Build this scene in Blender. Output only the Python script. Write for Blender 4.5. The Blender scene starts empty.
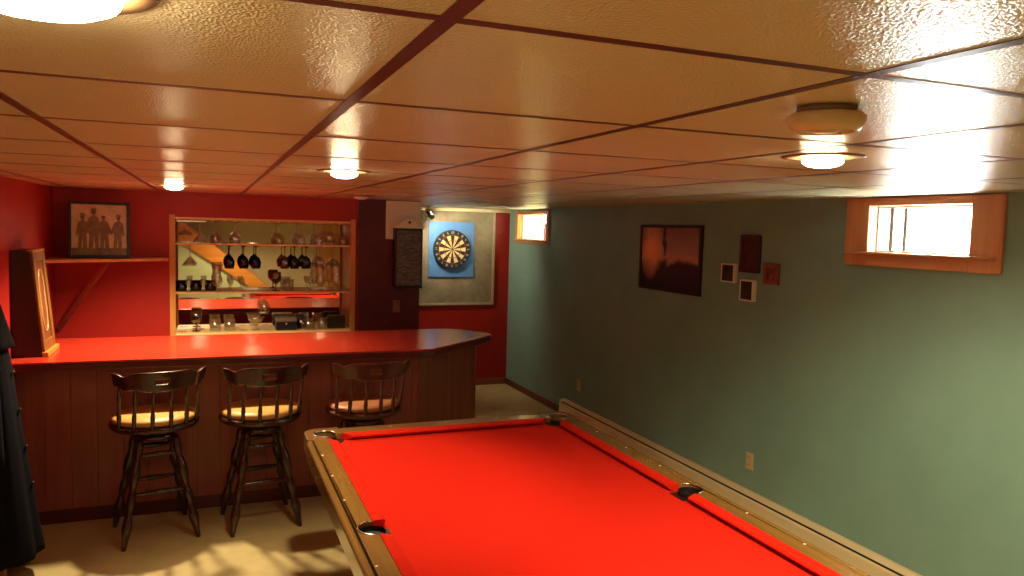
import bpy, bmesh, math, random
from mathutils import Vector, Matrix
random.seed(7)
sc = bpy.context.scene
COL = sc.collection
PI = math.pi

# ------------------------------------------------------------------ helpers
def lin(c):
    c /= 255.0
    return c / 12.92 if c <= 0.04045 else ((c + 0.055) / 1.055) ** 2.4

def rgb(r, g, b):
    return (lin(r), lin(g), lin(b), 1.0)

class NT:
    def __init__(s, name):
        s.m = bpy.data.materials.new(name)
        s.m.use_nodes = True
        s.t = s.m.node_tree
        s.b = s.t.nodes['Principled BSDF']
        s.out = s.t.nodes['Material Output']
    def n(s, kind, **kw):
        nd = s.t.nodes.new(kind)
        for k, v in kw.items():
            if k in nd.inputs:
                nd.inputs[k].default_value = v
            else:
                setattr(nd, k, v)
        return nd
    def l(s, a, b):
        s.t.links.new(a, b)
    def obj(s):
        if not hasattr(s, '_tc'):
            s._tc = s.n('ShaderNodeTexCoord')
        return s._tc.outputs['Object']
    def mapping(s, scale=(1, 1, 1), loc=(0, 0, 0)):
        mp = s.n('ShaderNodeMapping')
        mp.inputs['Scale'].default_value = scale
        mp.inputs['Location'].default_value = loc
        s.l(s.obj(), mp.inputs['Vector'])
        return mp.outputs['Vector']
    def noise(s, scale, vec=None, detail=4.0, rough=0.55):
        nd = s.n('ShaderNodeTexNoise')
        nd.inputs['Scale'].default_value = scale
        nd.inputs['Detail'].default_value = detail
        nd.inputs['Roughness'].default_value = rough
        s.l(vec if vec is not None else s.obj(), nd.inputs['Vector'])
        return nd.outputs['Fac']
    def ramp(s, fac, stops):
        r = s.n('ShaderNodeValToRGB')
        e = r.color_ramp.elements
        while len(e) < len(stops):
            e.new(0.5)
        for i, (p, c) in enumerate(stops):
            e[i].position = p
            e[i].color = c
        s.l(fac, r.inputs['Fac'])
        return r.outputs['Color']
    def bump(s, height, strength, dist=0.01):
        b = s.n('ShaderNodeBump')
        b.inputs['Strength'].default_value = strength
        b.inputs['Distance'].default_value = dist
        s.l(height, b.inputs['Height'])
        s.l(b.outputs['Normal'], s.b.inputs['Normal'])

MATS = {}
def plain(name, c, rough=0.5, metal=0.0, var=0.10, scale=9.0, bump=0.0, bscale=120.0, spec=0.5, coat=0.0):
    """painted / moulded surface with slight tone variation"""
    if name in MATS:
        return MATS[name]
    t = NT(name)
    a = rgb(*c)
    lo = tuple(x * (1 - var) for x in a[:3]) + (1,)
    hi = tuple(min(1, x * (1 + var)) for x in a[:3]) + (1,)
    t.l(t.ramp(t.noise(scale), [(0.3, lo), (0.7, hi)]), t.b.inputs['Base Color'])
    t.b.inputs['Roughness'].default_value = rough
    t.b.inputs['Metallic'].default_value = metal
    t.b.inputs['Specular IOR Level'].default_value = spec
    t.b.inputs['Coat Weight'].default_value = coat
    if bump:
        t.bump(t.noise(bscale, detail=2), bump, 0.004)
    MATS[name] = t.m
    return t.m

def wood(name, dark, light, rough=0.4, axis='z', scale=14.0, stretch=0.07, coat=0.0, spec=0.5):
    if name in MATS:
        return MATS[name]
    t = NT(name)
    sv = {'x': (stretch, 1, 1), 'y': (1, stretch, 1), 'z': (1, 1, stretch)}[axis]
    f = t.noise(scale, t.mapping(sv), detail=6, rough=0.65)
    t.l(t.ramp(f, [(0.30, rgb(*dark)), (0.72, rgb(*light))]), t.b.inputs['Base Color'])
    t.b.inputs['Roughness'].default_value = rough
    t.b.inputs['Coat Weight'].default_value = coat
    t.b.inputs['Specular IOR Level'].default_value = spec
    t.bump(f, 0.08, 0.003)
    MATS[name] = t.m
    return t.m

def thin_glass(name, tint=(1, 1, 1), refl=1.0):
    if name in MATS:
        return MATS[name]
    t = NT(name)
    tr = t.n('ShaderNodeBsdfTransparent')
    tr.inputs['Color'].default_value = (*tint, 1)
    gl = t.n('ShaderNodeBsdfGlossy')
    gl.inputs['Roughness'].default_value = 0.16
    lw = t.n('ShaderNodeLayerWeight')
    lw.inputs['Blend'].default_value = 0.5
    pw = t.n('ShaderNodeMath', operation='POWER')
    pw.inputs[1].default_value = 3.5
    t.l(lw.outputs['Facing'], pw.inputs[0])
    mu = t.n('ShaderNodeMath', operation='MULTIPLY_ADD')
    mu.inputs[1].default_value = 0.30 * refl
    mu.inputs[2].default_value = 0.10 * refl
    t.l(pw.outputs[0], mu.inputs[0])
    mx = t.n('ShaderNodeMixShader')
    t.l(mu.outputs[0], mx.inputs['Fac'])
    t.l(tr.outputs[0], mx.inputs[1])
    t.l(gl.outputs[0], mx.inputs[2])
    t.l(mx.outputs[0], t.out.inputs['Surface'])
    MATS[name] = t.m
    return t.m

def glow(name, col, strength):
    t = NT(name)
    t.b.inputs['Base Color'].default_value = (0.9, 0.85, 0.75, 1)
    t.b.inputs['Emission Color'].default_value = (*col, 1)
    t.b.inputs['Emission Strength'].default_value = strength
    return t.m

class MB:
    """collects geometry, then links it as one mesh object"""
    def __init__(s):
        s.bm = bmesh.new()
    def box(s, x0, x1, y0, y1, z0, z1, mat=0):
        v = [s.bm.verts.new(p) for p in [(x0, y0, z0), (x1, y0, z0), (x1, y1, z0), (x0, y1, z0), (x0, y0, z1), (x1, y0, z1), (x1, y1, z1), (x0, y1, z1)]]
        for f in [(0, 3, 2, 1), (4, 5, 6, 7), (0, 1, 5, 4), (1, 2, 6, 5), (2, 3, 7, 6), (3, 0, 4, 7)]:
            s.bm.faces.new([v[i] for i in f]).material_index = mat
        return s
    def prism(s, pts, z0, z1, axis='z'):
        """polygon pts (CCW) extruded along an axis"""
        def P(a, b, c):
            return {'z': (a, b, c), 'x': (c, a, b), 'y': (a, c, b)}[axis]
        lo = [s.bm.verts.new(P(a, b, z0)) for a, b in pts]
        hi = [s.bm.verts.new(P(a, b, z1)) for a, b in pts]
        n = len(pts)
        s.bm.faces.new(lo[::-1])
        s.bm.faces.new(hi)
        for i in range(n):
            j = (i + 1) % n
            s.bm.faces.new([lo[i], lo[j], hi[j], hi[i]])
        return s
    def lathe(s, prof, c=(0, 0, 0), seg=24, axis='z', closed=False, smooth=True):
        """profile of (radius, height); closed joins last point to first"""
        rings = []
        for r, h in prof:
            ring = []
            if r < 1e-6:
                p = {'z': (c[0], c[1], c[2] + h), 'x': (c[0] + h, c[1], c[2]), 'y': (c[0], c[1] + h, c[2])}[axis]
                ring = [s.bm.verts.new(p)]
            else:
                for k in range(seg):
                    a = 2 * PI * k / seg
                    u, w = r * math.cos(a), r * math.sin(a)
                    p = {'z': (c[0] + u, c[1] + w, c[2] + h), 'x': (c[0] + h, c[1] + u, c[2] + w), 'y': (c[0] + w, c[1] + h, c[2] + u)}[axis]
                    ring.append(s.bm.verts.new(p))
            rings.append(ring)
        pairs = list(zip(rings, rings[1:]))
        if closed:
            pairs.append((rings[-1], rings[0]))
        for A, B in pairs:
            for k in range(seg):
                j = (k + 1) % seg
                if len(A) == 1 and len(B) == 1:
                    break
                if len(A) == 1:
                    f = [A[0], B[j], B[k]]
                elif len(B) == 1:
                    f = [A[k], A[j], B[0]]
                else:
                    f = [A[k], A[j], B[j], B[k]]
                try:
                    s.bm.faces.new(f).smooth = smooth
                except ValueError:
                    pass
        return s
    def tube(s, pts, rad, seg=10, cap=True, flat=1.0):
        """swept round bar through pts; rad a number or a list"""
        pts = [Vector(p) for p in pts]
        if not isinstance(rad, (list, tuple)):
            rad = [rad] * len(pts)
        rings = []
        t0 = (pts[1] - pts[0]).normalized()
        up = Vector((0, 0, 1)) if abs(t0.z) < 0.9 else Vector((1, 0, 0))
        nrm = t0.cross(up).normalized()
        for i, p in enumerate(pts):
            t = (pts[min(i + 1, len(pts) - 1)] - pts[max(i - 1, 0)]).normalized()
            nrm = (nrm - t * nrm.dot(t)).normalized()
            bi = t.cross(nrm)
            rings.append([s.bm.verts.new(p + rad[i] * (math.cos(2 * PI * k / seg) * nrm + flat * math.sin(2 * PI * k / seg) * bi)) for k in range(seg)])
        for A, B in zip(rings, rings[1:]):
            for k in range(seg):
                j = (k + 1) % seg
                s.bm.faces.new([A[k], A[j], B[j], B[k]]).smooth = True
        if cap:
            s.bm.faces.new(rings[0][::-1])
            s.bm.faces.new(rings[-1])
        return s
    def sheet(s, fn, nu, nv, thick, mask=None, smooth=True):
        """solid plate: fn(u, v) -> (point, normal); mask(i, j) drops cells to leave a hole"""
        F, Bk = {}, {}
        for i in range(nu + 1):
            for j in range(nv + 1):
                p, n = fn(i / nu, j / nv)
                p, n = Vector(p), Vector(n).normalized()
                F[i, j] = s.bm.verts.new(p + n * thick / 2)
                Bk[i, j] = s.bm.verts.new(p - n * thick / 2)
        cell = lambda i, j: 0 <= i < nu and 0 <= j < nv and (mask is None or mask(i, j))
        for i in range(nu):
            for j in range(nv):
                if not cell(i, j):
                    continue
                s.bm.faces.new([F[i, j], F[i + 1, j], F[i + 1, j + 1], F[i, j + 1]]).smooth = smooth
                s.bm.faces.new([Bk[i, j], Bk[i, j + 1], Bk[i + 1, j + 1], Bk[i + 1, j]]).smooth = smooth
                for (di, dj, a, b) in ((-1, 0, (i, j + 1), (i, j)), (1, 0, (i + 1, j), (i + 1, j + 1)), (0, -1, (i, j), (i + 1, j)), (0, 1, (i + 1, j + 1), (i, j + 1))):
                    if not cell(i + di, j + dj):
                        s.bm.faces.new([F[b], F[a], Bk[a], Bk[b]])
        return s
    def sphere(s, c, r, seg=16, ring=10, sz=1.0):
        prof = [(r * math.sin(PI * k / ring), -r * sz * math.cos(PI * k / ring)) for k in range(ring + 1)]
        prof[0] = (0, prof[0][1]); prof[-1] = (0, prof[-1][1])
        return s.lathe(prof, c, seg)
    def xform(s, M):
        bmesh.ops.transform(s.bm, matrix=M, verts=s.bm.verts)
        return s
    def build(s, name, mats, parent=None, bevel=0.0, bseg=2, loc=None, sharp=None):
        v = [x for x in s.bm.verts if not x.link_faces]
        if v:
            bmesh.ops.delete(s.bm, geom=v, context='VERTS')
        bmesh.ops.recalc_face_normals(s.bm, faces=s.bm.faces)
        me = bpy.data.meshes.new(name)
        s.bm.to_mesh(me)
        s.bm.free()
        if not isinstance(mats, (list, tuple)):
            mats = [mats]
        for m in mats:
            me.materials.append(m)
        o = bpy.data.objects.new(name, me)
        COL.objects.link(o)
        if parent is not None:
            o.parent = parent
        if loc is not None:
            o.location = loc
        if bevel:
            b = o.modifiers.new('bevel', 'BEVEL')
            b.width = bevel
            b.segments = bseg
            b.limit_method = 'ANGLE'
            b.angle_limit = math.radians(40)
        return o

def tag(o, label=None, cat=None, group=None, kind=None):
    if label: o['label'] = label
    if cat: o['category'] = cat
    if group: o['group'] = group
    if kind: o['kind'] = kind
    return o

def thing(name, label, cat, loc=(0, 0, 0), rotz=0.0, group=None):
    o = bpy.data.objects.new(name, None)
    o.empty_display_size = 0.1
    COL.objects.link(o)
    o.location = loc
    o.rotation_euler = (0, 0, rotz)
    return tag(o, label, cat, group)

def copy_tree(o, parent=None):
    c = o.copy()
    COL.objects.link(c)
    if parent is not None:
        c.parent = parent
    for ch in list(o.children):
        copy_tree(ch, c)
    return c

def struct(name, mb, mat, parent=None, bevel=0.0):
    return tag(mb.build(name, mat, parent, bevel), kind='structure')

# ------------------------------------------------------------------ dimensions
H = 2.146            # ceiling height
EYE = 1.9185
WX = 3.419           # right wall
LX = -1.10           # left wall
FY = 8.599           # far wall
BY = -2.10           # wall behind the camera
NY = 6.65            # wall behind the bar
NX1 = 1.77           # right end of the wall behind the bar
TILE = 0.61
TX0, TY0 = -0.9754, 0.203

# ------------------------------------------------------------------ materials
def wall_paint(name, c, rough=0.5, var=0.05):
    t = NT(name)
    a = rgb(*c)
    lo = tuple(x * (1 - var) for x in a[:3]) + (1,)
    hi = tuple(min(1, x * (1 + var)) for x in a[:3]) + (1,)
    t.l(t.ramp(t.noise(3.0), [(0.35, lo), (0.65, hi)]), t.b.inputs['Base Color'])
    t.b.inputs['Roughness'].default_value = rough
    t.b.inputs['Specular IOR Level'].default_value = 0.3
    t.bump(t.noise(140, detail=3), 0.10, 0.003)
    return t.m

M_RED = wall_paint('red wall paint', (158, 30, 23), 0.45)
M_MAROON = wall_paint('maroon wall paint', (86, 24, 32), 0.45)
M_TEAL = wall_paint('blue green wall paint', (128, 168, 160), 0.5)
M_MINT = wall_paint('pale mint wall paint', (196, 206, 160), 0.5)
M_WHITEWALL = wall_paint('white wall paint', (228, 232, 216), 0.5)
M_BEIGEWALL = wall_paint('beige wall paint', (190, 170, 130), 0.5)

def ceiling_mat():
    t = NT('embossed ceiling panel')
    a = rgb(210, 203, 168)
    t.l(t.ramp(t.noise(2.0), [(0.3, tuple(x * 0.93 for x in a[:3]) + (1,)), (0.7, a)]), t.b.inputs['Base Color'])
    t.b.inputs['Roughness'].default_value = 0.27
    t.b.inputs['Specular IOR Level'].default_value = 0.5
    v = t.n('ShaderNodeTexVoronoi')
    v.inputs['Scale'].default_value = 240.0
    t.l(t.obj(), v.inputs['Vector'])
    t.bump(v.outputs['Distance'], 0.38, 0.004)
    return t.m
M_CEIL = ceiling_mat()
M_GRID = plain('dark brown ceiling grid', (78, 34, 34), 0.35, var=0.05)

def floor_mat():
    t = NT('beige sheet vinyl')
    f = t.noise(5.0, detail=6)
    t.l(t.ramp(f, [(0.3, rgb(176, 160, 112)), (0.7, rgb(196, 180, 130))]), t.b.inputs['Base Color'])
    t.b.inputs['Roughness'].default_value = 0.45
    t.bump(t.noise(60), 0.05, 0.003)
    return t.m
M_FLOOR = floor_mat()

M_PINE = wood('honey pine trim', (184, 126, 86), (212, 156, 112), 0.3, 'y', 16)
M_PINE_Z = wood('honey pine upright trim', (184, 126, 86), (212, 156, 112), 0.3, 'z', 16)
M_NICHE = wood('honey wood cabinet', (176, 112, 52), (206, 142, 74), 0.35, 'z', 16)
M_NICHE_X = wood('honey wood shelf board', (216, 176, 110), (238, 202, 140), 0.35, 'x', 16)
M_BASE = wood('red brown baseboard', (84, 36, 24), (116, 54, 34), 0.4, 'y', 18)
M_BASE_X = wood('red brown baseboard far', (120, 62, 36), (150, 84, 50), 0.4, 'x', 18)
M_BARWOOD = wood('red brown bar panel', (132, 60, 50), (156, 78, 60), 0.42, 'z', 22, 0.05)
M_BARWOOD2 = wood('lighter bar end panel', (112, 60, 40), (150, 84, 56), 0.45, 'z', 26, 0.05)
M_BARDARK = wood('dark maroon bar edging', (70, 18, 22), (92, 26, 28), 0.3, 'x', 18)
M_STOOL = wood('dark walnut lacquer', (42, 18, 14), (66, 30, 20), 0.25, 'z', 20, 0.1, coat=0.3)
M_STOOL3 = wood('red brown lacquer', (64, 26, 18), (92, 40, 26), 0.3, 'z', 20, 0.1, coat=0.2)
M_CUSH = plain('tan vinyl cushion', (206, 156, 84), 0.4, var=0.06)
M_CUSH3 = plain('dull tan vinyl cushion', (172, 112, 76), 0.45, var=0.06)
M_RAIL = wood('golden brown lacquered rail', (104, 76, 36), (134, 102, 50), 0.22, 'y', 20, 0.06, coat=0.4)
M_RAIL_X = wood('golden brown lacquered end rail', (96, 66, 34), (124, 90, 46), 0.35, 'x', 20, 0.06, coat=0.1)
M_TABLEDARK = wood('dark table cabinet wood', (34, 22, 14), (52, 34, 20), 0.45, 'y', 16)
M_BRASS = plain('antique brass', (190, 160, 96), 0.3, metal=0.9, var=0.05)
M_CHROME = plain('brushed metal', (200, 196, 186), 0.25, metal=1.0, var=0.03)
M_SIGHT = plain('pearl inlay', (225, 215, 190), 0.3, var=0.02)
M_BLACK = plain('black leather', (18, 16, 16), 0.5, var=0.1)
M_BLACKP = plain('black painted wood', (22, 20, 22), 0.4, var=0.1)
M_NAVY = plain('dark navy wool', (15, 13, 22), 0.95, var=0.2, scale=40, bump=0.4, bscale=220, spec=0.1)
M_CREAM = plain('cream enamel', (232, 218, 178), 0.4, var=0.03)
M_WHITE = plain('white paint', (228, 226, 216), 0.45, var=0.02)
M_VINYL = plain('white window vinyl', (232, 232, 228), 0.4, var=0.02)
M_IVORY = plain('ivory plastic', (206, 190, 148), 0.4, var=0.02)
M_SLOT = plain('dark slot', (40, 34, 26), 0.6, var=0.05)
M_GOLD = wood('antique gold wood', (92, 56, 26), (132, 86, 42), 0.35, 'z', 22)
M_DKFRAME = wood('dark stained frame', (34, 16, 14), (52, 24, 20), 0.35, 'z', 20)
M_FILAM = plain('frosted cold lamp', (226, 220, 200), 0.4, var=0.02)

def felt_mat():
    t = NT('red table felt')
    f = t.noise(260, detail=2)
    t.l(t.ramp(f, [(0.3, rgb(174, 26, 13)), (0.7, rgb(188, 34, 18))]), t.b.inputs['Base Color'])
    t.b.inputs['Roughness'].default_value = 0.9
    t.b.inputs['Specular IOR Level'].default_value = 0.05
    t.b.inputs['Sheen Weight'].default_value = 0.0
    t.bump(f, 0.15, 0.002)
    return t.m
M_FELT = felt_mat()

def laminate():
    t = NT('red laminate bar top')
    t.l(t.ramp(t.noise(20), [(0.3, rgb(160, 42, 28)), (0.7, rgb(176, 52, 35))]), t.b.inputs['Base Color'])
    t.b.inputs['Roughness'].default_value = 0.20
    return t.m
M_BARTOP = laminate()

def mirror_mat():
    t = NT('mirror glass')
    t.b.inputs['Base Color'].default_value = (0.86, 0.88, 0.84, 1)
    t.b.inputs['Metallic'].default_value = 1.0
    t.b.inputs['Roughness'].default_value = 0.012
    return t.m
M_MIRROR = mirror_mat()
M_GLASS = thin_glass('clear glassware', (0.97, 0.97, 0.94), 2.0)
M_GLASSDK = thin_glass('smoked green glassware', (0.12, 0.20, 0.15), 0.7)
M_GLASSAM = thin_glass('amber brown glassware', (0.55, 0.36, 0.18), 2.0)
M_GLASSRD = thin_glass('dark ruby glassware', (0.06, 0.015, 0.015), 1.0)
M_PANE = thin_glass('window pane glass', (0.95, 0.97, 0.96), 1.0)
M_SHELFGLASS = thin_glass('glass shelf', (0.80, 0.86, 0.74), 1.5)

# ------------------------------------------------------------------ room shell
struct('floor', MB().box(LX - .2, WX + .2, BY - .2, FY + .2, -.12, 0), M_FLOOR)
# ceiling panels: one mesh of lay-in panels above the grid
cm = MB()
xs = sorted({LX, WX} | {TX0 + TILE * k for k in range(-1, 9) if LX < TX0 + TILE * k < WX})
ys = sorted({BY, FY} | {TY0 + TILE * k for k in range(-5, 15) if BY < TY0 + TILE * k < FY})
for a, b in zip(xs, xs[1:]):
    for c, d in zip(ys, ys[1:]):
        cm.box(a, b, c, d, H, H + .02)
cm.box(LX - .2, WX + .2, BY - .2, FY + .2, H + .03, H + .12)
ceil = struct('ceiling', cm, M_CEIL)
g = MB()
for x in xs[1:-1]:
    g.box(x - .012, x + .012, BY, FY, H - .0010, H + .006)
for y in ys[1:-1]:
    g.box(LX, WX, y - .010, y + .010, H - .0007, H + .005)
struct('ceiling_grid', g, M_GRID, ceil)

struct('wall_left', MB().box(LX - .15, LX, BY - .2, FY + .2, 0, H + .03), M_RED)
# far wall: red paint
struct('wall_far', MB().box(LX - .15, WX + .2, FY, FY + .15, 0, H + .03), M_RED)
# wall behind the camera
struct('wall_back', MB().box(LX - .15, WX + .2, BY - .15, BY, 0, H + .03), M_BEIGEWALL)

# right wall with two window openings
W1 = (2.54, 3.17, 1.832, 2.108)
W2 = (7.48, 8.31, 1.790, 2.104)
WT = 0.20
rw = MB()
segs = [(BY - .2, W1[0]), (W1[1], W2[0]), (W2[1], FY + .15)]
for a, b in segs:
    rw.box(WX, WX + WT, a, b, 0, H + .03)
for w in (W1, W2):
    rw.box(WX, WX + WT, w[0], w[1], 0, w[2])
    rw.box(WX, WX + WT, w[0], w[1], w[3], H + .03)
struct('wall_right', rw, M_TEAL)

# wall behind the bar with the cabinet niche
NI = (-0.285, 1.178, 0.975, 1.945)        # niche opening x0 x1 z0 z1
MY = 6.93                                 # mirror plane
bw = MB()
bw.box(LX, NI[0], NY, MY + .06, 0, H + .0)
bw.box(NI[1], 1.215, NY, MY + .06, 0, H)
bw.box(NI[0], NI[1], NY, MY + .06, 0, NI[2])
bw.box(NI[0], NI[1], NY, MY + .06, NI[3], H)
bw.box(NI[0], NI[1], MY + .02, MY + .06, NI[2], NI[3])
struct('wall_bar', bw, M_RED)
struct('wall_pillar', MB().box(1.215, NX1, NY - .012, MY + .06, 0, H), M_MAROON)
struct('wall_partition', MB().box(NX1 - .10, NX1 - .001, MY + .06, FY, 0, H), M_RED)
# white painted strip at the top of the pillar
struct('trim_3', MB().box(1.455, NX1 + .004, NY - .020, NY + .06, 1.80, H - .006), M_WHITEWALL)
# cream moulding along the top of the far wall
struct('trim_1', MB().box(NX1, WX, FY - .04, FY, H - .036, H), M_CREAM, bevel=.006)

# baseboards
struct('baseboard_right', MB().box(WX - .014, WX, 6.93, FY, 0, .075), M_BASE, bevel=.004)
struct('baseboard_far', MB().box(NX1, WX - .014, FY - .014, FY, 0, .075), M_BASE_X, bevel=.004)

# grey mottled board on the far wall behind the dartboard
def board_mat():
    t = NT('mottled grey fibreboard')
    f = t.noise(7, detail=8, rough=0.7)
    t.l(t.ramp(f, [(0.3, rgb(120, 108, 88)), (0.72, rgb(160, 146, 120))]), t.b.inputs['Base Color'])
    t.b.inputs['Roughness'].default_value = 0.7
    return t.m
pb = thing('wall_board', 'mottled grey fibreboard panel fixed to the red far wall behind the dartboard', 'wall panel', (2.5, FY, 0))
MB().box(-.72, .70, -.018, 0, 1.00, 2.11).build('panel', board_mat(), pb)
m = MB()
m.box(.69, .722, -.026, 0, .99, 2.11)
m.box(-.72, .69, -.026, 0, .99, 1.018)
m.build('edge_trim', plain('pale board edging', (176, 160, 128), .5), pb, bevel=.003)

# ------------------------------------------------------------------ windows
def window(name, w, casing, mull, jamb_mat, top=True):
    y0, y1, z0, z1 = w
    cL, cR, cB, cT = casing           # casing outer limits: near y, far y, bottom z, top z
    root = bpy.data.objects.new(name, None)
    COL.objects.link(root)
    root.location = (WX, (y0 + y1) / 2, z0)
    tag(root, kind='structure')
    oy, oz = -(y0 + y1) / 2, -z0
    j = .012
    def B(mb, x0, x1, a, b, c, d):
        mb.box(x0, x1, a + oy, b + oy, c + oz, d + oz)
    m = MB()
    B(m, -.022, 0, cL, y0 + j, cB, cT)
    B(m, -.022, 0, y1 - j, cR, cB, cT)
    m.build('window_casing_upright', M_PINE_Z, root, bevel=.006)
    m = MB()
    B(m, -.022, 0, y0 + j, y1 - j, cB, z0 + j)
    B(m, -.022, 0, y0 + j, y1 - j, z1 - j, cT)
    m.build('window_casing', M_PINE, root, bevel=.006)
    m = MB()
    B(m, -.045, .0, cL + .02, cR - .02, z0 - .004, z0 + j)
    m.build('window_sill', M_PINE, root, bevel=.006, bseg=3)
    m = MB()
    B(m, 0.0, .045, y0, y0 + j, z0, z1)
    B(m, 0.0, .045, y1 - j, y1, z0, z1)
    B(m, 0.0, .045, y0 + j, y1 - j, z0, z0 + j)
    B(m, 0.0, .045, y0 + j, y1 - j, z1 - j, z1)
    m.build('window_jamb', jamb_mat, root)
    # sliding sash frame
    m = MB()
    f = .022
    B(m, .045, .105, y0, y0 + f, z0, z1)
    B(m, .045, .105, y1 - f, y1, z0, z1)
    B(m, .045, .105, y0 + f, y1 - f, z0, z0 + f)
    B(m, .045, .105, y0 + f, y1 - f, z1 - f, z1)
    m.build('window_frame', M_VINYL, root, bevel=.003)
    m = MB()
    for k, yy in enumerate(mull):
        B(m, .052 + .02 * k, .072 + .02 * k, yy - .012, yy + .012, z0 + f, z1 - f)
    m.build('window_mullion', plain('grey window mullion', (150, 152, 150), .4), root, bevel=.002)
    m = MB()
    B(m, .080, .084, y0 + f, y1 - f, z0 + f, z1 - f)
    m.build('window_pane', M_PANE, root)
    return root
window('window_1', W1, (2.388, 3.318, 1.765, 2.142), (3.07, 3.00), M_PINE_Z)
window('window_2', W2, (7.425, 8.37, 1.752, 2.130), (7.76,), M_PINE_Z)
# pale curtain drawn across the far half of the far window
cu = MB()
def cfn(u, v):
    y = 7.80 + .47 * u
    x = WX + .110 + .008 * math.sin(u * 2 * PI * 7)
    return (x, y, 1.815 + .268 * v), (1, -.9 * math.cos(u * 2 * PI * 7) * .3, 0)
cu.sheet(cfn, 56, 3, .003)
def curtain_mat():
    t = NT('sheer cream curtain')
    tr = t.n('ShaderNodeBsdfTranslucent'); tr.inputs['Color'].default_value = rgb(250, 238, 190)
    df = t.n('ShaderNodeBsdfDiffuse'); df.inputs['Color'].default_value = rgb(245, 232, 190)
    mx = t.n('ShaderNodeMixShader'); mx.inputs['Fac'].default_value = .35
    t.l(tr.outputs[0], mx.inputs[1]); t.l(df.outputs[0], mx.inputs[2])
    t.l(mx.outputs[0], t.out.inputs['Surface'])
    return t.m
tag(cu.build('curtain', curtain_mat()), 'pale cream curtain drawn across one half of the small far window', 'curtain')
# small ornament on the far sill
o = thing('ornament', 'small pinkish brown ornament standing in the lower corner of the far window', 'ornament', (WX + .024, 7.60, W2[2] + .012))
MB().lathe([(0, 0), (.016, 0), (.018, .01), (.013, .03), (.017, .06), (.020, .10), (.016, .13), (.012, .145), (0, .145)], seg=18).build('pot', plain('pinkish brown ceramic', (176, 112, 92), .4), o)
mm = MB()
for k in range(9):
    a = k * 2.4
    mm.tube([(0, 0, .14), (.010 * math.cos(a), .02 * math.sin(a), .18), (.014 * math.cos(a), .075 * math.sin(a), .20 + .02 * (k % 3))], [.004, .004, .002], 6)
    mm.sphere((.014 * math.cos(a), .075 * math.sin(a), .205 + .02 * (k % 3)), .009, 8, 6)
mm.build('dried_flower', plain('dusty pink dried flower', (190, 130, 110), .8), o)

# ------------------------------------------------------------------ staircase and door behind the camera (seen in the bar mirror)
st = thing('staircase', 'honey pine staircase rising along the wall, seen in the bar mirror', 'staircase', (0, -1.34, 0))
SL = .80
def stz(x):                      # top edge of stringer
    return 1.90 - SL * (x + .46)
xa, xb = LX + .01, 1.72
for nm, ya, yb in (('stringer', 0, .04), ('stringer', -.72, -.68)):
    za, zb = stz(xa), stz(xb)
    za_c = min(za, H - .02)
    xc = -.46 - (H - .02 - 1.90) / SL
    pts = [(xc, H - .02), (xa, H - .02), (xa, H - .20), (xa + .0, stz(xa) - .40) if stz(xa) - .40 < H - .20 else (xa, H - .21), (xb, max(zb - .40, 0.0)), (xb, max(zb, .05))]
    MB().prism([(p[0], p[1]) for p in pts], ya, yb, 'y').build(nm, wood('honey pine stringer', (196, 116, 44), (226, 150, 66), .4, 'x', 14), st)
for k in range(9):
    x = 1.60 - k * .25
    z = stz(x) - .12
    if z > H - .25 or x - .25 < LX: break
    MB().box(x - .26, x + .02, -.68, 0, z - .03, z).build('tread', M_PINE, st, bevel=.004)
    MB().box(x - .0, x + .015, -.68, 0, z - .22, z - .03).build('riser', M_MINT, st)
# closed wall below the stair
struct('wall_stair', MB().prism([(xa, 0), (xb, 0), (xb, .10), (xa, stz(xa) - .42)], -1.385, -1.345, 'y'), M_MINT)
dr = bpy.data.objects.new('door_1', None); COL.objects.link(dr); dr.location = (2.55, BY, 0); tag(dr, kind='structure')
MB().box(-.40, .40, .005, .04, 0.01, 2.0).build('door_panel', wood('honey door', (186, 118, 56), (214, 148, 82), .4, 'z', 16), dr)
m = MB(); m.box(-.48, -.40, 0, .05, 0, 2.08); m.box(.40, .48, 0, .05, 0, 2.08); m.box(-.40, .40, 0, .05, 2.0, 2.08)
m.build('door_casing', M_PINE_Z, dr, bevel=.004)
MB().sphere((-.33, .085, 1.0), .03).tube([(-.33, .03, 1), (-.33, .085, 1)], .012).build('door_knob', M_BRASS, dr)

# ------------------------------------------------------------------ ceiling lights
WARM = (1.0, .77, .44)
def light(name, label, loc, on, power, bulb_r=.056, angle=150, col=WARM, emit=40, aim=None):
    t = thing('ceiling_light', label, 'ceiling light', (loc[0], loc[1], H))
    MB().lathe([(.070, -.004), (.108, -.004), (.112, -.001), (.112, .004), (.070, .004)], seg=40, closed=True).build('trim_ring', plain('shade toned trim ring', (122, 96, 66), .45), t)  # ring colour darkened below the ceiling tone to stand in for shadow
    MB().lathe([(.0, -.003), (.070, -.003), (.072, -.001), (.072, .004), (0, .004)], seg=32).build('baffle', plain('lamp baffle', (150, 130, 96), .5), t)
    r = bulb_r
    prof = [(r * .86, -.004), (r * .97, -.008), (r, -.013), (r * .95, -.019), (r * .75, -.026), (r * .4, -.0305), (0, -.032)]
    bm_ = glow('glowing bulb ' + name, col, emit) if on else M_FILAM
    MB().lathe(prof, seg=32).build('bulb', bm_, t)
    if on and power:
        ld = bpy.data.lights.new('lamp_beam', 'SPOT')
        ld.energy = power
        ld.color = col
        ld.spot_size = math.radians(angle)
        ld.spot_blend = .6
        ld.shadow_soft_size = .05
        lo = bpy.data.objects.new('lamp_beam', ld)
        COL.objects.link(lo)
        lo.parent = t
        lo.location = (0, 0, -.065)
        if aim:
            lo.rotation_euler = Vector((0, 0, -1)).rotation_difference(Vector(aim)).to_euler()
    return t
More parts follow.
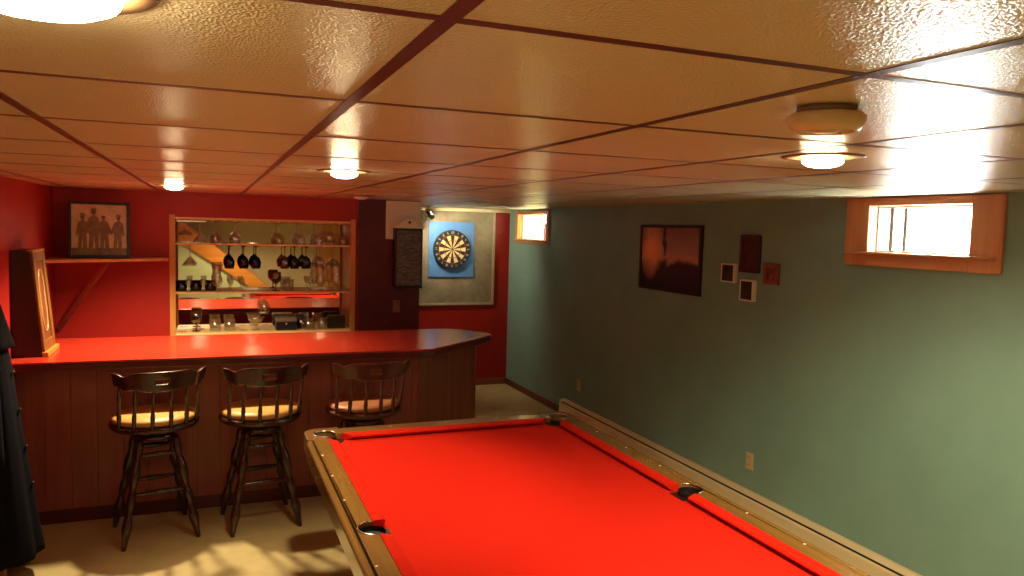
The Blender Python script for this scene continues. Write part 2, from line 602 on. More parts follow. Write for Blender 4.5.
light('a', 'large glowing ceiling light at the top corner, nearest the viewer', (-.155, .865), True, 40, .076, 100, emit=60)
light('b', 'glowing ceiling light beside the smoke detector near the wood framed window', (1.62, 1.68), True, 125, angle=134, emit=50, aim=(.36, .02, -1))
light('c', 'glowing ceiling light over the pool table casting a tall gleam on the tiles', (.535, 3.27), True, 84, angle=90, emit=70)
light('d', 'small glowing ceiling light above the bar near the corner shelf', (-.21, 5.40), True, 180, angle=132, emit=60)
light('e', 'unlit ceiling light above the bar in front of the maroon pillar', (1.093, 5.88), False, 0)
light('f', 'glowing ceiling light over the staircase behind the viewer', (.70, -.45), True, 90, emit=20)

# smoke detector
t = thing('smoke_detector', 'round beige smoke detector on the ceiling near the window light', 'smoke detector', (1.01, 1.045, H))
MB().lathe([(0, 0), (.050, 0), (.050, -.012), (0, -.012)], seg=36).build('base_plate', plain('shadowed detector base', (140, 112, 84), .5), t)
MB().lathe([(0, -.012), (.060, -.012), (.066, -.016), (.064, -.028), (.058, -.038), (.050, -.043), (.046, -.043), (.044, -.040), (.020, -.040), (.018, -.044), (0, -.044)], seg=40).build('cover', plain('beige detector cover', (206, 182, 136), .35), t)
MB().lathe([(0, -.041), (.004, -.041), (.004, -.045), (0, -.045)], (.035, 0, 0), seg=10).build('indicator', M_WHITE, t)

# spotlight above the dartboard
t = thing('spotlight', 'small metal spotlight hanging from the ceiling aimed at the dartboard', 'spotlight', (2.27, 8.15, H))
MB().lathe([(0, 0), (.035, 0), (.035, -.012), (.02, -.018), (0, -.018)], seg=20).build('mount', M_BRASS, t)
MB().tube([(0, 0, -.015), (.005, 0, -.06)], .008).build('arm', M_BRASS, t)
sp = MB().lathe([(0, -.07), (.022, -.07), (.030, -.05), (.034, .0), (.038, .055), (.034, .055), (.028, 0), (0, -.01)], seg=20)
dirv = Vector((.38, .40, -.40)).normalized()
q = Vector((0, 0, 1)).rotation_difference(dirv).to_matrix().to_4x4()
sp.xform(Matrix.Translation((.015, .012, -.085)) @ q).build('lamp_head', M_CHROME, t)
b = MB().sphere((0, 0, .03), .026, 14, 8)
b.xform(Matrix.Translation((.015, .012, -.085)) @ q).build('bulb', glow('glowing spot bulb', (1, .75, .42), 12), t)
ld = bpy.data.lights.new('spot_beam', 'SPOT'); ld.energy = 22; ld.color = (1, .84, .55); ld.spot_size = math.radians(125); ld.spot_blend = .7; ld.shadow_soft_size = .03
lo = bpy.data.objects.new('spot_beam', ld); COL.objects.link(lo); lo.parent = t
lo.location = Vector((.015, .012, -.085)) + dirv * .065
lo.rotation_euler = Vector((0, 0, -1)).rotation_difference(Vector((.70, .40, -.50))).to_euler()

# ------------------------------------------------------------------ dartboard
t = thing('dartboard', 'round dartboard with black and cream wedges mounted on the blue square', 'dartboard', (2.668, FY - .034, 1.66))
R0 = .226
m = MB()
def ring(mb, r0, r1, a0, a1, y0, y1, mat, n=4):
    pts = []
    for i in range(n + 1):
        a = a0 + (a1 - a0) * i / n
        pts.append((r1 * math.sin(a), r1 * math.cos(a)))
    for i in range(n + 1):
        a = a1 + (a0 - a1) * i / n
        pts.append((r0 * math.sin(a), r0 * math.cos(a)))
    base = len(mb.bm.faces)
    mb.prism(pts, y0, y1, 'y')
    mb.bm.faces.ensure_lookup_table()
    for f in mb.bm.faces[base:]:
        f.material_index = mat
m.lathe([(0, 0), (R0, 0), (R0, -.034), (R0 - .004, -.038), (0, -.038)], seg=60, axis='y', smooth=False)
MB_face = MB()
DB = [plain('dartboard black', (24, 22, 24), .7), plain('dartboard cream', (222, 190, 130), .7), plain('dartboard red', (150, 30, 28), .7), plain('dartboard green', (24, 84, 50), .7)]
m.build('board', DB[0], t)
for k in range(20):
    a0, a1 = (k - .5) * PI / 10, (k + .5) * PI / 10
    dk = k % 2 == 0
    for r0, r1, mt in ((.016, .099, 0 if dk else 1), (.099, .107, 2 if dk else 3), (.107, .162, 0 if dk else 1), (.162, .170, 2 if dk else 3)):
        ring(MB_face, r0, r1, a0, a1, -.041, -.038, mt, 3)
MB_face.build('wedges', DB, t)
m = MB().lathe([(0, -.042), (.0065, -.042), (.0065, -.038), (0, -.038)], seg=14, axis='y')
m.build('bullseye', DB[2], t)
m = MB().lathe([(.0075, -.0415), (.016, -.0415), (.016, -.038), (.0075, -.038)], seg=20, axis='y', closed=True)
m.build('outer_bull', DB[3], t)
# number ring
fnt = [20, 1, 18, 4, 13, 6, 10, 15, 2, 17, 3, 19, 7, 16, 8, 11, 14, 9, 12, 5]
SEG7 = {'0': 'abcdef', '1': 'bc', '2': 'abged', '3': 'abgcd', '4': 'fgbc', '5': 'afgcd', '6': 'afgedc', '7': 'abc', '8': 'abcdefg', '9': 'abfgcd'}
def digits(mb, txt, w, h, th, place):
    n = len(txt)
    for i, chh in enumerate(txt):
        ox = (i - (n - 1) / 2) * w * 1.35
        S = {'a': ((-w / 2, h / 2), (w / 2, h / 2)), 'd': ((-w / 2, -h / 2), (w / 2, -h / 2)), 'g': ((-w / 2, 0), (w / 2, 0)), 'f': ((-w / 2, 0), (-w / 2, h / 2)), 'b': ((w / 2, 0), (w / 2, h / 2)), 'e': ((-w / 2, -h / 2), (-w / 2, 0)), 'c': ((w / 2, -h / 2), (w / 2, 0))}
        for c in SEG7[chh]:
            (xa_, ya_), (xb_, yb_) = S[c]
            mb.tube([place(ox + xa_, ya_), place(ox + xb_, yb_)], th, 6)
for k, num in enumerate(fnt):
    m = MB()
    a = k * PI / 10
    cx, cz = .198 * math.sin(a), .198 * math.cos(a)
    digits(m, str(num), .013, .026, .0016, lambda u, v, a=a, cx=cx, cz=cz: (cx + u * math.cos(a) + v * math.sin(a), -.040, cz - u * math.sin(a) + v * math.cos(a)))
    m.build('number', plain('wire number white', (200, 186, 150), .4), t)
tb = thing('backing_board', 'square blue board fixed behind the round dartboard', 'backing board', (2.670, FY - .018, 1.655))
MB().box(-.282, .282, -.014, 0, -.328, .328).build('board', plain('blue painted board', (84, 134, 196), .55), tb, bevel=.003)

# ------------------------------------------------------------------ bar niche: frame, shelves, mirror
t = thing('back_bar_cabinet', 'honey wood back bar cabinet with mirror and shelves of glassware set in the red wall', 'cabinet', ((NI[0] + NI[1]) / 2, NY, NI[2]))
cx, cz = (NI[0] + NI[1]) / 2, NI[2]
W2x, HZ = (NI[1] - NI[0]) / 2, NI[3] - NI[2]
for s in (-1, 1):
    a, b = sorted((s * (W2x + .012), s * (W2x - .032)))
    MB().box(a, b, -.018, .0, -.02, HZ + .02).build('face_frame', M_NICHE, t, bevel=.003)
    a, b = sorted((s * W2x, s * (W2x - .016)))
    MB().box(a, b, 0, .28, 0, HZ).build('side_panel', M_NICHE, t)
MB().box(-W2x + .016, W2x - .016, 0, .28, HZ - .016, HZ).build('top_board', M_NICHE_X, t)
MB().box(-W2x + .016, W2x - .016, -.015, .28, -.0, .022).build('bottom_board', M_NICHE_X, t, bevel=.002)
MB().box(-W2x + .016, W2x - .016, .276, .28, .022, HZ - .016).build('mirror', M_MIRROR, t)
SH_T, SH_M, SH_B = 1.735, 1.332, NI[2] + .022
for z in (SH_T, SH_M):
    s_ = MB().box(-W2x + .017, W2x - .017, .05, .272, z - .009 - cz, z - cz).build('shelf', M_SHELFGLASS if z == SH_T else M_NICHE_X, t, bevel=.0015)
    m = MB(); m.box(-W2x + .017, W2x - .017, .040, .05, z - .014 - cz, z + .002 - cz)
    m.build('shelf_edging', M_NICHE_X, s_)
m = MB()
for k in range(17):
    xx = -W2x + .055 + k * .0865
    m.box(xx - .010, xx + .010, .02, .26, HZ - .026, HZ - .016)
m.build('stem_rack', M_NICHE_X, t)
MB().box(-W2x + .04, -W2x + .26, .03, .05, HZ - .036, HZ - .026).build('rack_rail', M_CHROME, t)

# glassware --------------------------------------------------------
def glass_mesh(kind, mat):
    P = {
        'wine': ([(0, 0), (.032, 0), (.034, .003), (.010, .008), (.004, .016), (.0035, .075), (.010, .084), (.030, .102), (.041, .130), (.040, .155), (.033, .185)], [(.0315, .185), (.0385, .155), (.0395, .130), (.029, .104), (.008, .088), (0, .086)]),
        'martini': ([(0, 0), (.034, 0), (.035, .003), (.010, .007), (.0038, .015), (.0036, .098), (.010, .106), (.056, .165)], [(.0545, .165), (.009, .109), (0, .108)]),
        'hurricane': ([(0, 0), (.036, 0), (.037, .004), (.012, .012), (.007, .03), (.014, .038), (.036, .060), (.042, .085), (.036, .115), (.030, .140), (.034, .175), (.044, .215)], [(.0425, .215), (.0325, .175), (.0285, .140), (.0345, .115), (.0405, .085), (.0345, .061), (.012, .040), (0, .038)]),
        'goblet': ([(0, 0), (.033, 0), (.034, .003), (.010, .008), (.005, .016), (.0055, .055), (.020, .064), (.040, .085), (.044, .115), (.041, .155)], [(.0395, .155), (.0425, .115), (.0385, .086), (.018, .067), (0, .065)]),
        'tumbler': ([(0, 0), (.038, 0), (.040, .004), (.043, .095)], [(.0415, .095), (.0385, .010), (0, .010)]),
        'coupe': ([(0, 0), (.033, 0), (.034, .003), (.010, .007), (.004, .014), (.004, .070), (.018, .078), (.046, .098), (.052, .115)], [(.0505, .115), (.0445, .099), (.016, .081), (0, .079)]),
        'sundae': ([(0, 0), (.036, 0), (.037, .004), (.014, .010), (.009, .025), (.012, .035), (.040, .055), (.060, .090), (.066, .105)], [(.0645, .105), (.0585, .091), (.038, .057), (.010, .038), (0, .037)]),
        'cordial': ([(0, 0), (.024, 0), (.025, .003), (.008, .007), (.004, .012), (.004, .04), (.010, .046), (.021, .062), (.023, .100)], [(.0215, .100), (.0195, .063), (.008, .049), (0, .048)]),
        'cup': ([(0, 0), (.034, 0), (.040, .006), (.044, .030), (.043, .070)], [(.0415, .070), (.0425, .030), (.038, .008), (0, .008)]),
    }[kind]
    nm = {'wine': 'wine_glass', 'martini': 'martini_glass', 'hurricane': 'hurricane_glass', 'goblet': 'goblet', 'tumbler': 'tumbler', 'coupe': 'coupe_glass', 'sundae': 'sundae_glass', 'cordial': 'cordial_glass', 'cup': 'cup'}[kind]
    o = MB().lathe(P[0] + P[1], seg=22).build(nm, mat)
    return o, P[0][-1][1]
GM = {'clear': M_GLASS, 'dark': M_GLASSDK, 'amber': M_GLASSAM, 'ruby': M_GLASSRD}
GW = {'clear': 'clear', 'dark': 'dark smoked', 'amber': 'amber tinted', 'ruby': 'dark ruby'}
ORD = ['first', 'second', 'third', 'fourth', 'fifth', 'sixth', 'seventh', 'eighth', 'ninth', 'tenth', 'eleventh', 'twelfth', 'thirteenth', 'fourteenth']
KW = {'wine': 'wine glass', 'martini': 'martini glass', 'hurricane': 'tall curved cocktail glass', 'goblet': 'goblet', 'tumbler': 'tumbler', 'coupe': 'coupe glass', 'sundae': 'wide sundae glass', 'cordial': 'small cordial glass', 'cup': 'low round cup'}
protos = {}
SCL = 1.06
def pxx(px, y=6.78):
    return ((px - 175) * .008006 - .254) * y / 6.65
def place_glasses(rowname, phrase, items, z, hang):
    items = sorted(items, key=lambda i: i[1])
    for k, it in enumerate(items):
        kind, px, tint = it[:3]
        dy = it[3] if len(it) > 3 else 0
        if (kind, tint) not in protos:
            o, h = glass_mesh(kind, GM[tint])
            protos[kind, tint] = (o, h)
        else:
            s, h = protos[kind, tint]
            o = s.copy(); COL.objects.link(o)
        y = 6.77 + dy
        x = pxx(px, y)
        o.scale = (SCL,) * 3
        if hang:
            o.rotation_euler = (PI, 0, 0)
            o.location = (x, y, z)
        else:
            o.location = (x, y, z)
        tag(o, f"{GW[tint]} {KW[kind]}, {ORD[k]} from the left {phrase}", 'glass', rowname)
place_glasses('glasses hanging from the cabinet top', 'hanging upside down from the cabinet top', [
    ('coupe', 184, 'clear'), ('martini', 198, 'clear'), ('wine', 213, 'clear'), ('wine', 232, 'clear'), ('wine', 275, 'clear'), ('wine', 297, 'clear'),
    ('wine', 316, 'clear'), ('goblet', 328, 'clear'), ('wine', 342, 'clear')], NI[3] - .026, True)
place_glasses('glasses hanging below the upper shelf', 'hanging upside down under the upper shelf', [
    ('martini', 188, 'clear'), ('wine', 226, 'dark'), ('wine', 240, 'dark'), ('wine', 252, 'dark'), ('wine', 281, 'amber'), ('wine', 291, 'dark'), ('wine', 303, 'dark'),
    ('wine', 317, 'clear', .06), ('martini', 334, 'clear', .06)], SH_T - .014, True)
ORD += ['fifteenth', 'sixteenth']
place_glasses('glasses standing on the middle shelf', 'standing on the middle shelf', [
    ('cup', 180, 'ruby', .07), ('cordial', 187, 'clear', -.06), ('cup', 194, 'ruby', .07), ('cordial', 201, 'clear', -.06), ('cup', 208, 'ruby', .07), ('hurricane', 214, 'clear', -.05), ('cordial', 227, 'clear'), ('cordial', 238, 'clear'), ('wine', 261, 'clear'),
    ('goblet', 272, 'amber'), ('tumbler', 285, 'clear'), ('cordial', 308, 'clear'), ('hurricane', 318, 'clear', -.05), ('hurricane', 335, 'clear', -.05)], SH_M + .0005, False)
place_glasses('glasses standing on the bottom board', 'standing on the bottom board of the cabinet', [
    ('goblet', 181, 'clear'), ('goblet', 194, 'amber'), ('tumbler', 212, 'clear'), ('tumbler', 226, 'clear'), ('goblet', 239, 'clear'), ('sundae', 252, 'clear'), ('wine', 263, 'clear'),
    ('tumbler', 299, 'amber', .05), ('tumbler', 307, 'clear', -.06), ('tumbler', 321, 'clear', -.03)], SH_B + .0005, False)
# black box with a grey lid between the two groups of tumblers
t = thing('storage_box', 'black box with grey lid on the cabinet bottom between the tumblers', 'box', (pxx(282), 6.76, SH_B))
MB().box(-.085, .085, -.07, .07, 0, .075).build('body', M_BLACKP, t, bevel=.006)
MB().box(-.088, .088, -.073, .073, .075, .105).build('lid', plain('grey lid', (120, 104, 96), .4), t, bevel=.006)
MB().lathe([(0, .001), (.008, .001), (.010, 0), (.010, -.012), (0, -.014)], (0, -.071, .058), 14, 'y').build('clasp', M_CHROME, t)
t = thing('napkin_holder', 'dark olive napkin holder on the cabinet bottom at its right end', 'napkin holder', (pxx(335), 6.78, SH_B))
m = MB(); m.box(-.075, .075, -.045, -.037, 0, .11); m.box(-.075, .075, .037, .045, 0, .11); m.box(-.075, .075, -.037, .037, 0, .008)
m.build('holder', plain('dark olive metal', (56, 50, 34), .35, metal=.5), t, bevel=.003)
MB().box(-.068, .068, -.034, .034, .008, .118).build('napkins', plain('olive paper napkins', (92, 82, 54), .8), t, bevel=.004)

# ------------------------------------------------------------------ bar counter
bar = thing('bar_counter', 'long wooden bar with red laminate top and angled end in front of the mirror', 'bar', (0, 5.3, 0))
oy = -5.3
ZT = 1.07
FX = lambda y: y + oy
# top outline
end = [(2.085, 5.595), (2.105, 5.64), (2.10, 5.69), (2.06, 5.78), (1.99, 5.88), (1.92, 5.96), (1.86, 6.01)]
outline = [(LX + .002, 5.045), (1.36, 5.025), (1.46, 5.045), (2.02, 5.53)] + end + [(1.78, 6.03), (LX + .002, 6.03)]
pts = [(x, y + oy) for x, y in outline]
MB().prism(pts, ZT - .012, ZT).build('counter_top', M_BARTOP, bar, bevel=.003)
ins = MB().prism(pts, ZT - .055, ZT - .012).build('counter_edge', M_BARDARK, bar, bevel=.006)
ins['label'] = 'dark maroon rounded counter edging'
# front panelling of vertical boards
m = MB()
x = LX + .004
while x < 1.40:
    w_ = min(.145, 1.415 - x)
    m.box(x + .002, x + w_ - .002, FX(5.30), FX(5.32), .09, ZT - .055)
    x += w_
m.box(LX + .004, 1.41, FX(5.306), FX(5.33), .09, ZT - .055)
m.build('front_panel', M_BARWOOD, bar, bevel=.002)
MB().box(LX + .004, 1.40, FX(5.31), FX(5.34), 0, .09).build('kick_board', M_BARDARK, bar)
# angled end
m = MB()
A, Bp = Vector((1.41, 5.30)), Vector((2.05, 5.86))
d = (Bp - A).normalized(); n = Vector((d.y, -d.x))
L = (Bp - A).length
q = [A, Bp, Bp - n * .03, A - n * .03]
m.prism([(p.x, p.y + oy) for p in q], .0, ZT - .055)
m.build('angled_panel', M_BARWOOD2, bar)
for s0, s1 in ((0, .018), (L - .03, L)):
    m = MB()
    q = [A + d * s0 + n * .012, A + d * s1 + n * .012, A + d * s1, A + d * s0]
    m.prism([(p.x, p.y + oy) for p in q], 0, ZT - .055)
    m.build('corner_trim', M_BARWOOD, bar, bevel=.003)
MB().box(1.99, 2.04, FX(5.86), FX(6.0), 0, ZT - .055).build('end_panel', M_BARWOOD2, bar)
# shelf board behind the bar, inside
MB().box(LX + .004, 1.38, FX(5.36), FX(5.85), .50, .52).build('inner_shelf', M_BARWOOD, bar)

# ------------------------------------------------------------------ bar stools
def turned(mb, p0, p1, rs):
    p0, p1 = Vector(p0), Vector(p1)
    n = len(rs)
    mb.tube([p0.lerp(p1, i / (n - 1)) for i in range(n)], rs, 10)

def make_stool(label, loc, rotz, wood_m, cush_m):
    """backrest stands on -y side (towards the viewer)"""
    t = thing('bar_stool', label, 'bar stool', loc, rotz, 'wooden bar stools along the bar')
    SZ = .700
    # seat: shallow dished round wood, then cushion
    MB().lathe([(0, SZ - .045), (.17, SZ - .045), (.236, SZ - .03), (.252, SZ - .014), (.252, SZ + .002), (.24, SZ + .010), (0, SZ + .008)], seg=40).build('seat', wood_m, t)
    MB().lathe([(0, SZ + .008), (.22, SZ + .010), (.234, SZ + .018), (.239, SZ + .032), (.228, SZ + .048), (.19, SZ + .058), (0, SZ + .060)], seg=40).build('cushion', cush_m, t)
    MB().lathe([(0, SZ - .10), (.11, SZ - .10), (.125, SZ - .09), (.125, SZ - .07), (.06, SZ - .062), (.06, SZ - .045), (0, SZ - .045)], seg=28).build('swivel_base', wood_m, t)
    # crest rail: bent, scrolled ends, hand hold slot
    RB = .315
    A0 = math.radians(49)
    def fn(u, v):
        s = (u - .5) * 2
        a = s * A0
        h = .078 + .040 * math.exp(-(s / .62) ** 4)
        dip = .020 * math.exp(-((abs(s) - .72) / .13) ** 2)
        top = 1.054 - dip - .006 * s * s
        z = top - h * (1 - v)
        r = RB + .018 * (v - .2)
        p = (r * math.sin(a) * 1.0, -r * math.cos(a) + .01, z)
        return p, (math.sin(a), -math.cos(a), .12)
    hole = lambda i, j: not (24 <= i < 31 and 3 <= j < 5)
    MB().sheet(fn, 56, 8, .026, hole).build('crest_rail', wood_m, t, bevel=.005)
    # spindles
    for k in range(6):
        s = -.90 + k * (1.80 / 5)
        a = s * A0
        a2 = s * math.radians(66)
        b0 = (.243 * math.sin(a2), -.243 * math.cos(a2), SZ - .002)
        b1 = (.311 * math.sin(a), -.311 * math.cos(a) + .01, .970)
        rs = [.008, .009, .012, .014, .012, .008, .007, .010, .0115, .010, .008, .008]
        mb = MB(); turned(mb, b0, b1, rs); mb.build('spindle', wood_m, t)
    # turned splayed legs and stretchers
    corners = []
    for sx, sy in ((-1, -1), (1, -1), (1, 1), (-1, 1)):
        top = Vector((sx * .095, sy * .095, SZ - .10)); bot = Vector((sx * .205, sy * .205, .0))
        rs = [.020, .022, .026, .022, .016, .022, .027, .029, .026, .021, .016, .021, .025, .021, .016, .022, .027, .028, .024, .019, .016, .013]
        mb = MB(); turned(mb, top + Vector((0, 0, .02)), bot, rs); mb.build('leg', wood_m, t)
        corners.append((top, bot))
    for zf in (.30, .52):
        for k in range(4):
            (ta, ba), (tb_, bb) = corners[k], corners[(k + 1) % 4]
            zz = zf + .05 * (k % 2)
            f = (ta.z - zz) / ta.z
            mb = MB(); turned(mb, ta.lerp(ba, f), tb_.lerp(bb, f), [.010, .011, .014, .016, .017, .016, .014, .011, .010]); mb.build('stretcher', wood_m, t)
    return t
make_stool('dark bar stool with bright tan cushion nearest the wall with the corner shelf', (-.312, 4.985, 0), math.radians(12), M_STOOL, M_CUSH)
make_stool('dark bar stool with tan cushion, the middle one of three along the bar', (.300, 4.985, 0), math.radians(7), M_STOOL, M_CUSH)
make_stool('red brown bar stool partly hidden behind the far end of the pool table', (.958, 4.985, 0), math.radians(3), M_STOOL3, M_CUSH3)

# ------------------------------------------------------------------ pool table
CXT, MYT = 1.2575, 2.70
pt = thing('pool_table', 'large pool table with red cloth and golden brown rails', 'pool table', (CXT, MYT, 0))
ZR = .80
NX, NYL = .635, 1.27                    # nose half width / half length
CW = .052                               # cushion depth
IX, IYL = NX + CW, NYL + CW             # inner wood edge
OX, OYL = IX + .072, IYL + .085         # rail wood outer (flat part)
EX = OX + .038                          # rounded outer strip
EYL = OYL + .045
# slate bed with cloth
MB().box(-IX - .02, IX + .02, -IYL - .02, IYL + .02, ZR - .10, ZR - .032).build('cloth_bed', M_FELT, pt)
PR = .062
# cushions
def cushion(a, b, inward, cut0, cut1):
    """a->b along the rail line at wood edge; inward unit vector; cuts shorten the nose"""
    a, b, inw = Vector(a), Vector(b), Vector(inward)
    d = (b - a).normalized()
    prof = [(0, ZR - .060), (0, ZR + .001), (.010, ZR + .002), (CW - .006, ZR - .003), (CW, ZR - .010), (CW - .004, ZR - .018), (.018, ZR - .034)]
    mb = MB()
    L0, L1 = [], []
    for w, z in prof:
        p = a + inw * w + d * (cut0 * w / CW); L0.append(mb.bm.verts.new((p.x, p.y, z)))
        p = b + inw * w - d * (cut1 * w / CW); L1.append(mb.bm.verts.new((p.x, p.y, z)))
    n_ = len(prof)
    for i in range(n_):
        j = (i + 1) % n_
        mb.bm.faces.new([L0[i], L0[j], L1[j], L1[i]])
    mb.bm.faces.new(L0); mb.bm.faces.new(L1[::-1])
    mb.build('cushion', M_FELT, pt)
cg, sg = .085, .062                     # gaps at corner / side pockets
for sx in (-1, 1):
    cushion((sx * IX, -IYL + cg, 0), (sx * IX, -sg, 0), (-sx, 0, 0), .050, .018)
    cushion((sx * IX, sg, 0), (sx * IX, IYL - cg, 0), (-sx, 0, 0), .018, .050)
for sy in (-1, 1):
    cushion((-IX + cg, sy * IYL, 0), (IX - cg, sy * IYL, 0), (0, -sy, 0), .050, .050)
# rails
RZ0 = ZR - .06
for sx in (-1, 1):
    pts = [(IX, -IYL + cg)]
    SPC = IX + .018
    arc = []
    for k in range(13):
        a = -PI / 2 + PI * k / 12
        arc.append((SPC + (PR - .012) * math.cos(a), (PR) * math.sin(a)))
    pts += [(IX, -PR)] + arc + [(IX, PR), (IX, IYL - cg), (OX, IYL - cg), (OX, -IYL + cg)]
    P_ = [(sx * x, y) for x, y in pts]
    r_ = MB().prism(P_, RZ0, ZR).build('rail', M_RAIL, pt, bevel=.003)
    for k in (-3, -2, -1, 1, 2, 3):
        MB().lathe([(0, ZR - .001), (.0055, ZR - .001), (.0055, ZR + .0008), (0, ZR + .001)], (sx * (NX + .1175), k * 2 * NYL / 8, 0), 12).build('sight', M_SIGHT, r_)
    # rounded outer strip
    m = MB()
    m.box(min(sx * OX + sx * .003, sx * EX), max(sx * OX + sx * .003, sx * EX), -IYL + cg, IYL - cg, ZR - .11, ZR - .004)
    m.build('rail_moulding', M_RAIL, pt, bevel=.016, bseg=4)
for sy in (-1, 1):
    P_ = [(-IX + cg, sy * IYL), (IX - cg, sy * IYL), (IX - cg, sy * OYL), (-IX + cg, sy * OYL)]
    r_ = MB().prism(P_, RZ0, ZR).build('rail', M_RAIL_X, pt, bevel=.003)
    for k in (-1, 0, 1):
        MB().lathe([(0, ZR - .001), (.0055, ZR - .001), (.0055, ZR + .0008), (0, ZR + .001)], (k * 2 * NX / 4, sy * (NYL + .1175), 0), 12).build('sight', M_SIGHT, r_)
    m = MB()
    a, b = sorted((sy * OYL + sy * .003, sy * EYL))
    m.box(-IX + cg, IX - cg, a, b, ZR - .11, ZR - .004)
    m.build('rail_moulding', M_RAIL_X, pt, bevel=.016, bseg=4)
# corner castings with pocket cut out, pocket cups
for sx in (-1, 1):
    for sy in (-1, 1):
        pc = Vector((IX + .004, IYL + .004))
        pts = [(IX - .000, IYL - cg), (EX - .006, IYL - cg)]
        rc = .075
        for k in range(8):
            a = (PI / 2) * k / 7
            pts.append((EX - .006 - rc + rc * math.cos(a), EYL - .006 - rc + rc * math.sin(a)))
        pts += [(IX - cg, EYL - .006), (IX - cg, IYL)]
        # pocket arc from short-rail side round the outside to long-rail side
        a0, a1 = math.atan2(IYL - pc.y, IX - cg - pc.x), math.atan2(IYL - cg - pc.y, IX - pc.x)
        a0 = PI + .35
        a1 = -PI / 2 - .35
        arc = []
        for k in range(15):
            a = a0 + (a1 - a0) * k / 14
            arc.append((pc.x + .058 * math.cos(a), pc.y + .058 * math.sin(a)))
        pts += arc
        P_ = [(sx * x, sy * y) for x, y in pts]
        MB().prism(P_, ZR - .09, ZR + .002).build('corner_cap', M_RAIL_X, pt, bevel=.004)
        m = MB().lathe([(.060, ZR - .012), (.058, ZR - .06), (.050, ZR - .16), (.02, ZR - .18), (0, ZR - .182), (0, ZR - .186), (.024, ZR - .185), (.056, ZR - .16), (.064, ZR - .012)], (sx * pc.x, sy * pc.y, 0), 24)
        m.build('pocket', M_BLACK, pt)
        m = MB()
        arc = [(sx * (pc.x + .058 * math.cos(PI + .1 - k * (PI * 1.5 + .2) / 16)), sy * (pc.y + .058 * math.sin(PI + .1 - k * (PI * 1.5 + .2) / 16)), ZR + .001) for k in range(17)]
        m.tube(arc, .005, 8)
        m.build('pocket_rim', M_CHROME, pt)
    pcx = IX + .018
    MB().lathe([(.050, ZR - .012), (.050, ZR - .06), (.044, ZR - .16), (.02, ZR - .18), (0, ZR - .182), (0, ZR - .186), (.022, ZR - .185), (.048, ZR - .16), (.054, ZR - .012)], (sx * pcx, 0, 0), 24).build('pocket', M_BLACK, pt)
    m = MB()
    m.tube([(sx * (pcx + (PR - .012) * math.cos(-PI / 2 + PI * k / 14)), PR * math.sin(-PI / 2 + PI * k / 14), ZR + .0005) for k in range(15)], .004, 8)
    m.build('pocket_rim', M_CHROME, pt)
# dark throat plates: the bed cut-outs read as black leather drops
for sx in (-1, 1):
    m = MB().prism([(sx * x, y) for x, y in [(NX - .004, -.050), (IX + .03, -.062), (IX + .03, .062), (NX - .004, .050)]], ZR - .034, ZR - .029)
    m.build('pocket_throat', M_BLACK, pt)
    for sy in (-1, 1):
        pts = [(NX - .045, NYL + .03), (NX - .030, NYL - .010), (NX - .010, NYL - .030), (NX + .03, NYL - .045), (IX + .02, IYL - .05), (IX + .02, IYL + .02), (IX - .05, IYL + .02)]
        MB().prism([(sx * x, sy * y) for x, y in pts], ZR - .034, ZR - .029).build('pocket_throat', M_BLACK, pt)
# cabinet and legs
m = MB(); m.box(-EX + .075, EX - .075, -EYL + .08, EYL - .08, ZR - .30, ZR - .105)
m.build('apron', M_TABLEDARK, pt, bevel=.01)
for sx in (-1, 1):
    for sy in (-1, 1):
        cx_, cy_ = sx * (NX - .20), sy * (NYL - .30)
        MB().lathe([(0, ZR - .30), (.085, ZR - .30), (.085, .46), (.055, .44), (.075, .38), (.090, .28), (.070, .16), (.050, .10), (.062, .07), (.062, .03), (.05, 0), (0, 0)], (cx_, cy_, 0), 24).build('leg', M_TABLEDARK, pt)

# ------------------------------------------------------------------ baseboard heater
t = thing('baseboard_heater', 'long cream electric baseboard heater running along the blue green wall', 'heater', (WX, 4.0, 0))
ya, yb = -3.4, 2.90
prof = [(0, .025), (-.055, .025), (-.066, .035), (-.068, .140), (-.062, .148), (-.058, .150), (-.028, .158), (-.028, .168), (-.056, .164), (-.058, .168), (-.022, .184), (0, .184)]
m = MB()
m.prism([(x, z) for x, z in prof], ya, yb, 'y')
m.build('housing', M_CREAM, t, bevel=.0015)
m = MB(); m.box(-.054, -.029, ya + .02, yb - .02, .150, .163)
m.build('outlet_slot', M_SLOT, t)
m = MB(); m.box(-.071, 0, yb, yb + .018, .018, .184); m.box(-.071, 0, ya - .018, ya, .018, .184)
m.build('end_cap', M_CREAM, t, bevel=.004)

# ------------------------------------------------------------------ wall outlets
for y, z, lab in ((4.05, .381, 'ivory wall outlet above the cream heater, below the small picture frames'), (6.62, .383, 'ivory wall outlet on the dim wall beyond the end of the heater')):
    t = thing('wall_outlet', lab, 'outlet', (WX, y, z), 0, 'wall outlets on the blue green wall')
    MB().box(-.007, 0, -.036, .036, -.058, .058).build('cover_plate', M_IVORY, t, bevel=.004)
    for s in (-1, 1):
        r_ = MB().box(-.010, -.007, -.017, .017, s * .026 - .016, s * .026 + .016).build('receptacle', M_IVORY, t, bevel=.003)
        m = MB()
        for yy in (-.007, .007):
            m.box(-.0105, -.0098, yy - .0015, yy + .0015, s * .026 - .004, s * .026 + .007)
        m.build('slot', M_SLOT, r_)
t = thing('light_switch', 'pale switch plate on the maroon pillar under the chalkboard', 'switch', (1.56, NY - .012, 1.20))
MB().box(-.035, .035, -.007, 0, -.057, .057).build('cover_plate', plain('rosy beige plate', (150, 96, 88), .4), t, bevel=.004)
MB().box(-.005, .005, -.018, -.007, -.004, .014).build('toggle', plain('rosy beige toggle', (170, 116, 104), .4), t, bevel=.002)

